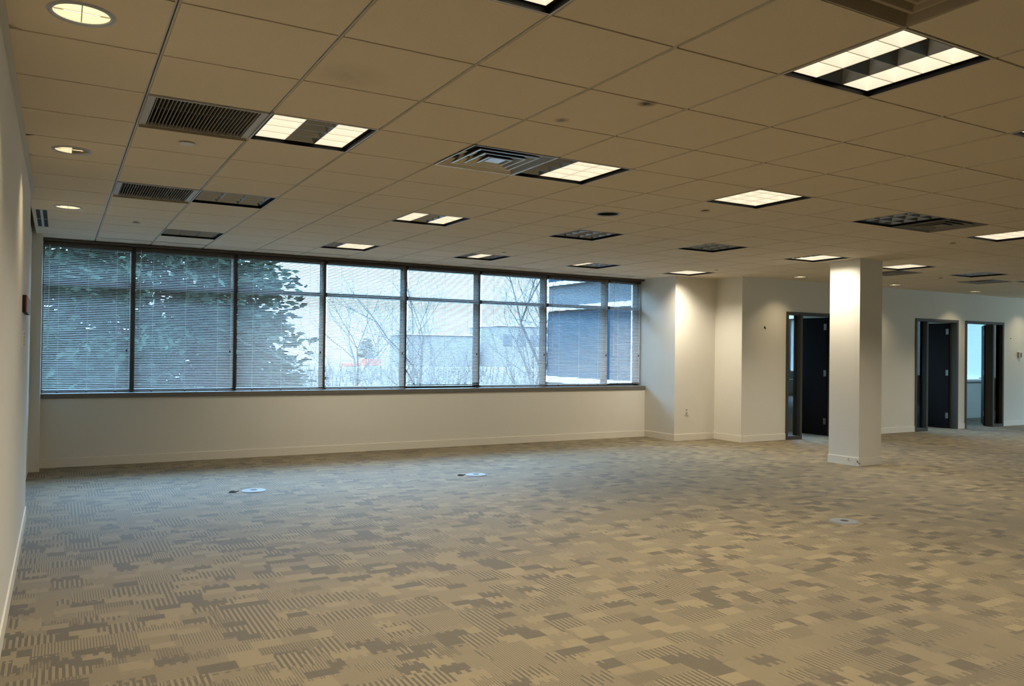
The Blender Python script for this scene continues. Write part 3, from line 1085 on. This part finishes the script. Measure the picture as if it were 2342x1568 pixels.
# the dark wing that folds back from the facade at right
wg = thing('building_wing', 'dark glazed wing of the building outside the right bays', 'building wing', (15.5, 16, GZ))
MB().box(14.34, 16.6, 13.25, 18.55, GZ, 2.5).build('wall', MA['wingwall'], wg)
for (z0, z1) in ((.34, 1.6), (-2.9, -.72)):
    MB().box(14.31, 14.34, 13.25, 18.55, z0, z1).build('glass_band', MA['wingglass'], wg)
for (z0, z1, o_) in ((.20, .33, .10), (-.67, -.52, .10), (-3.12, -2.93, .16), (1.7, 1.9, .1)):
    MB().box(14.34 - o_, 14.34, 13.25, 18.62, z0, z1).build('ledge', MA['concrete'], wg)
for k in range(3):
    y = 14.3 + k * 1.75
    MB().box(14.295, 14.33, y - .03, y + .03, .34, 1.6).build('facade_mullion', MA['wingwall'], wg)


def evergreen(x, y, z0, h, rad, seed, label, dense=1.0, zmin=1.5):
    """broad bushy crown of tufted branches on one trunk"""
    rr = random.Random(seed)
    t = thing('evergreen_tree', label, 'tree', (x, y, z0), 'trees outside the window')
    MB().tube((x, y, z0), (x, y, z0 + h * .97), h * .018, .04, 8).build('trunk', MA['bark'], t)
    br, fo = MB(), MB()
    z = zmin
    sc = rad / 7.0
    while z < h - .3:
        L0 = rad * math.sqrt(max(0.02, 1 - (z / h) ** 3))
        for k in range(max(4, int(5 + L0 * .9))):
            a = rr.uniform(0, 6.283)
            L = L0 * rr.uniform(.80, 1.06)
            rise = rr.uniform(-.22, .14)
            p0 = Vector((x, y, z0 + z + rr.uniform(-.2, .2) * sc))
            d = Vector((math.cos(a), math.sin(a), rise))
            br.tube(p0, p0 + d * L, .05 * sc, .012, 3)
            n = int((8 + L * 22.0) * dense / sc)
            for q in range(n):
                u = rr.uniform(.10, 1.0) ** .6
                c = p0 + d * (L * u) + Vector((rr.gauss(0, .34), rr.gauss(0, .34), rr.gauss(-.08, .26))) * sc
                s_ = rr.uniform(.12, .26) * sc
                e1 = (d + Vector((rr.gauss(0, .5), rr.gauss(0, .5), rr.gauss(0, .35)))).normalized()
                e2 = e1.orthogonal().normalized()
                w = rr.uniform(0, 6.28)
                e2 = (e2 * math.cos(w) + e1.cross(e2) * math.sin(w)).normalized()
                fo.quad(tuple(c - e1 * s_), tuple(c + e2 * s_ * .5), tuple(c + e1 * s_ * 1.5), tuple(c - e2 * s_ * .5))
        z += rr.uniform(.30, .46) * sc
    br.build('branches', MA['bark'], t)
    fo.build('needles', MA['needles'], t)


evergreen(3.3, 34.6, GZ, 17.0, 7.1, 3, 'big dark evergreen outside the three left window bays', 1.0)
evergreen(-10.5, 43.0, GZ, 17.0, 6.0, 4, 'evergreen farther left outside, behind the big one', .6)
evergreen(38.3, 106.0, gz(106) - .1, 4.5, 1.5, 5, 'small distant evergreen beyond the orange barriers', .3)


def bare(x, y, z0, h, seed, lean, label, forks=3):
    rr = random.Random(seed)
    t = thing('bare_tree', label, 'tree', (x, y, z0), 'trees outside the window')
    tk, br = MB(), MB()

    def grow(p, d, L, r, lv):
        n = 3
        for s in range(n):
            q = p + d * (L / n)
            (tk if lv == 0 else br).tube(p, q, r, r * .86, 5 if lv == 0 else 3)
            p = q
            r *= .86
            d = (d + Vector((rr.gauss(0, .10), rr.gauss(0, .10), rr.gauss(.03, .06)))).normalized()
            if lv < 5 and (s > 0 or lv > 0) and rr.random() < .85:
                a = rr.uniform(0, 6.283)
                side = d.orthogonal().normalized()
                side = (side * math.cos(a) + d.cross(side) * math.sin(a))
                nd = (d * rr.uniform(.55, 1.0) + side * rr.uniform(.55, 1.0) + Vector((0, 0, .22))).normalized()
                grow(p, nd, L * rr.uniform(.55, .78), r * .55, lv + 1)
        if lv < 5:
            for _ in range(2):
                side = Vector((rr.gauss(0, 1), rr.gauss(0, 1), rr.gauss(0, .3)))
                grow(p, (d + side * .38).normalized(), L * rr.uniform(.55, .75), r * .7, lv + 1)

    grow(Vector((x, y, z0)), Vector((lean, 0, 1)).normalized(), h * .42, h * .017, 0)
    tk.build('trunk', MA['bark'], t)
    br.build('branches', MA['bark'], t)


bare(12.0, 21.5, GZ, 12.2, 11, .02, 'bare tree outside the fifth window bay')
bare(21.8, 32.0, GZ, 15.5, 23, .03, 'leaning bare tree outside the sixth window bay')
bare(17.0, 47.0, GZ, 13.5, 31, -.05, 'thin bare tree outside the fourth window bay')
bare(31.5, 47.0, GZ, 13.5, 47, -.05, 'farther bare tree behind the leaning one')

# far side of the road: brush belt, low buildings, barriers
bs = MB()
rr = random.Random(5)
for k in range(8000):
    x = rr.uniform(-10, 110)
    y = rr.uniform(54, 98)
    g0 = gz(y)
    h = rr.uniform(.8, 2.3) * (1 if rr.random() < .85 else 1.3)
    a = rr.uniform(0, 3.14)
    w = rr.uniform(.04, .13)
    dx, dy = math.cos(a) * w, math.sin(a) * w
    lx, ly = rr.gauss(0, .4), rr.gauss(0, .4)
    if abs(x - y * .333) < 3.0 and y < 82 or 96 < y:
        continue
    bs.quad((x - dx, y - dy, g0 - .1), (x + dx, y + dy, g0 - .1), (x + dx * .3 + lx, y + dy * .3 + ly, g0 + h))
tag(bs.build('brush_belt', MA['dryshrub']), 'belt of grey leafless brush beyond the barriers', 'brush', None, 'stuff')

GH = gz(110)
fb = thing('distant_building', 'long low tan building on the horizon outside the sixth bay', 'building', (66, 112, GH))
MB().box(62, 82, 110, 120, GH, 1.95).build('wall', MA['hillwall'], fb)
MB().box(61.8, 82.2, 109.8, 120.2, 1.95, 2.2).build('roof_edge', MA['concrete'], fb)
for k in range(7):
    MB().box(63.2 + k * 2.6, 64.9 + k * 2.6, 109.93, 110.0, -1.2, .6).build('window_strip', MA['farglass'], fb)
fb = thing('distant_building', 'lower grey building on the horizon outside the fifth bay', 'building', (54, 118, GH))
MB().box(48, 60, 114, 122, GH, .30).build('wall', MA['hillwall'], fb)
MB().box(47.8, 60.0, 113.8, 122.2, .30, .5).build('roof_edge', MA['concrete'], fb)

for (x, y, w, hh, lab) in ((36.4, 103.0, 3.0, 1.0, 'long orange barrier panel below the small distant evergreen'),
                           (33.0, 101.0, 2.6, .5, 'thin orange barrier panel near the left of the fourth bay')):
    b = thing('barrier_panel', lab, 'barrier', (x, y, GH), 'orange barriers outside')
    MB().bevbox(x, x + w, y, y + .12, GH + .25, GH + .25 + hh, .05).build('panel', MA['orange'], b)
    for q in (.1, .9):
        MB().box(x + w * q - .1, x + w * q + .1, y - .05, y + .17, GH, GH + .3).build('foot', MA['concrete'], b)
for (x, y, lab) in ((23.9, 78.0, 'orange traffic cone at the right edge of the third bay'), (25.2, 77.0, 'orange traffic cone at the left of the fourth bay'),
                    (28.4, 80.0, 'orange traffic cone below the long barrier panel')):
    z = gz(y)
    b = thing('traffic_cone', lab, 'traffic cone', (x, y, z), 'orange cones outside')
    MB().lathe(x, y, [(.24, z + .06), (.20, z + .12), (.05, z + 1.0), (.03, z + 1.03)], 14, True, True).build('cone', MA['orange'], b)
    MB().bevbox(x - .30, x + .30, y - .30, y + .30, z - .02, z + .07, .02).build('base', MA['orange'], b)
mb = MB()
zb = gz(70)
mb.lathe(23.3, 70.0, [(1.7, zb - .3), (1.65, zb + .5), (1.35, zb + 1.1), (.9, zb + 1.5), (.4, zb + 1.68), (.01, zb + 1.7)], 20)
tag(mb.build('pale_mound', MA['palebush'], None, (23.3, 70, zb), smooth=True), 'pale rounded mound below the orange barriers', 'mound')

for ob in list(bpy.data.objects):
    if '_base' in ob:
        del ob['_base']
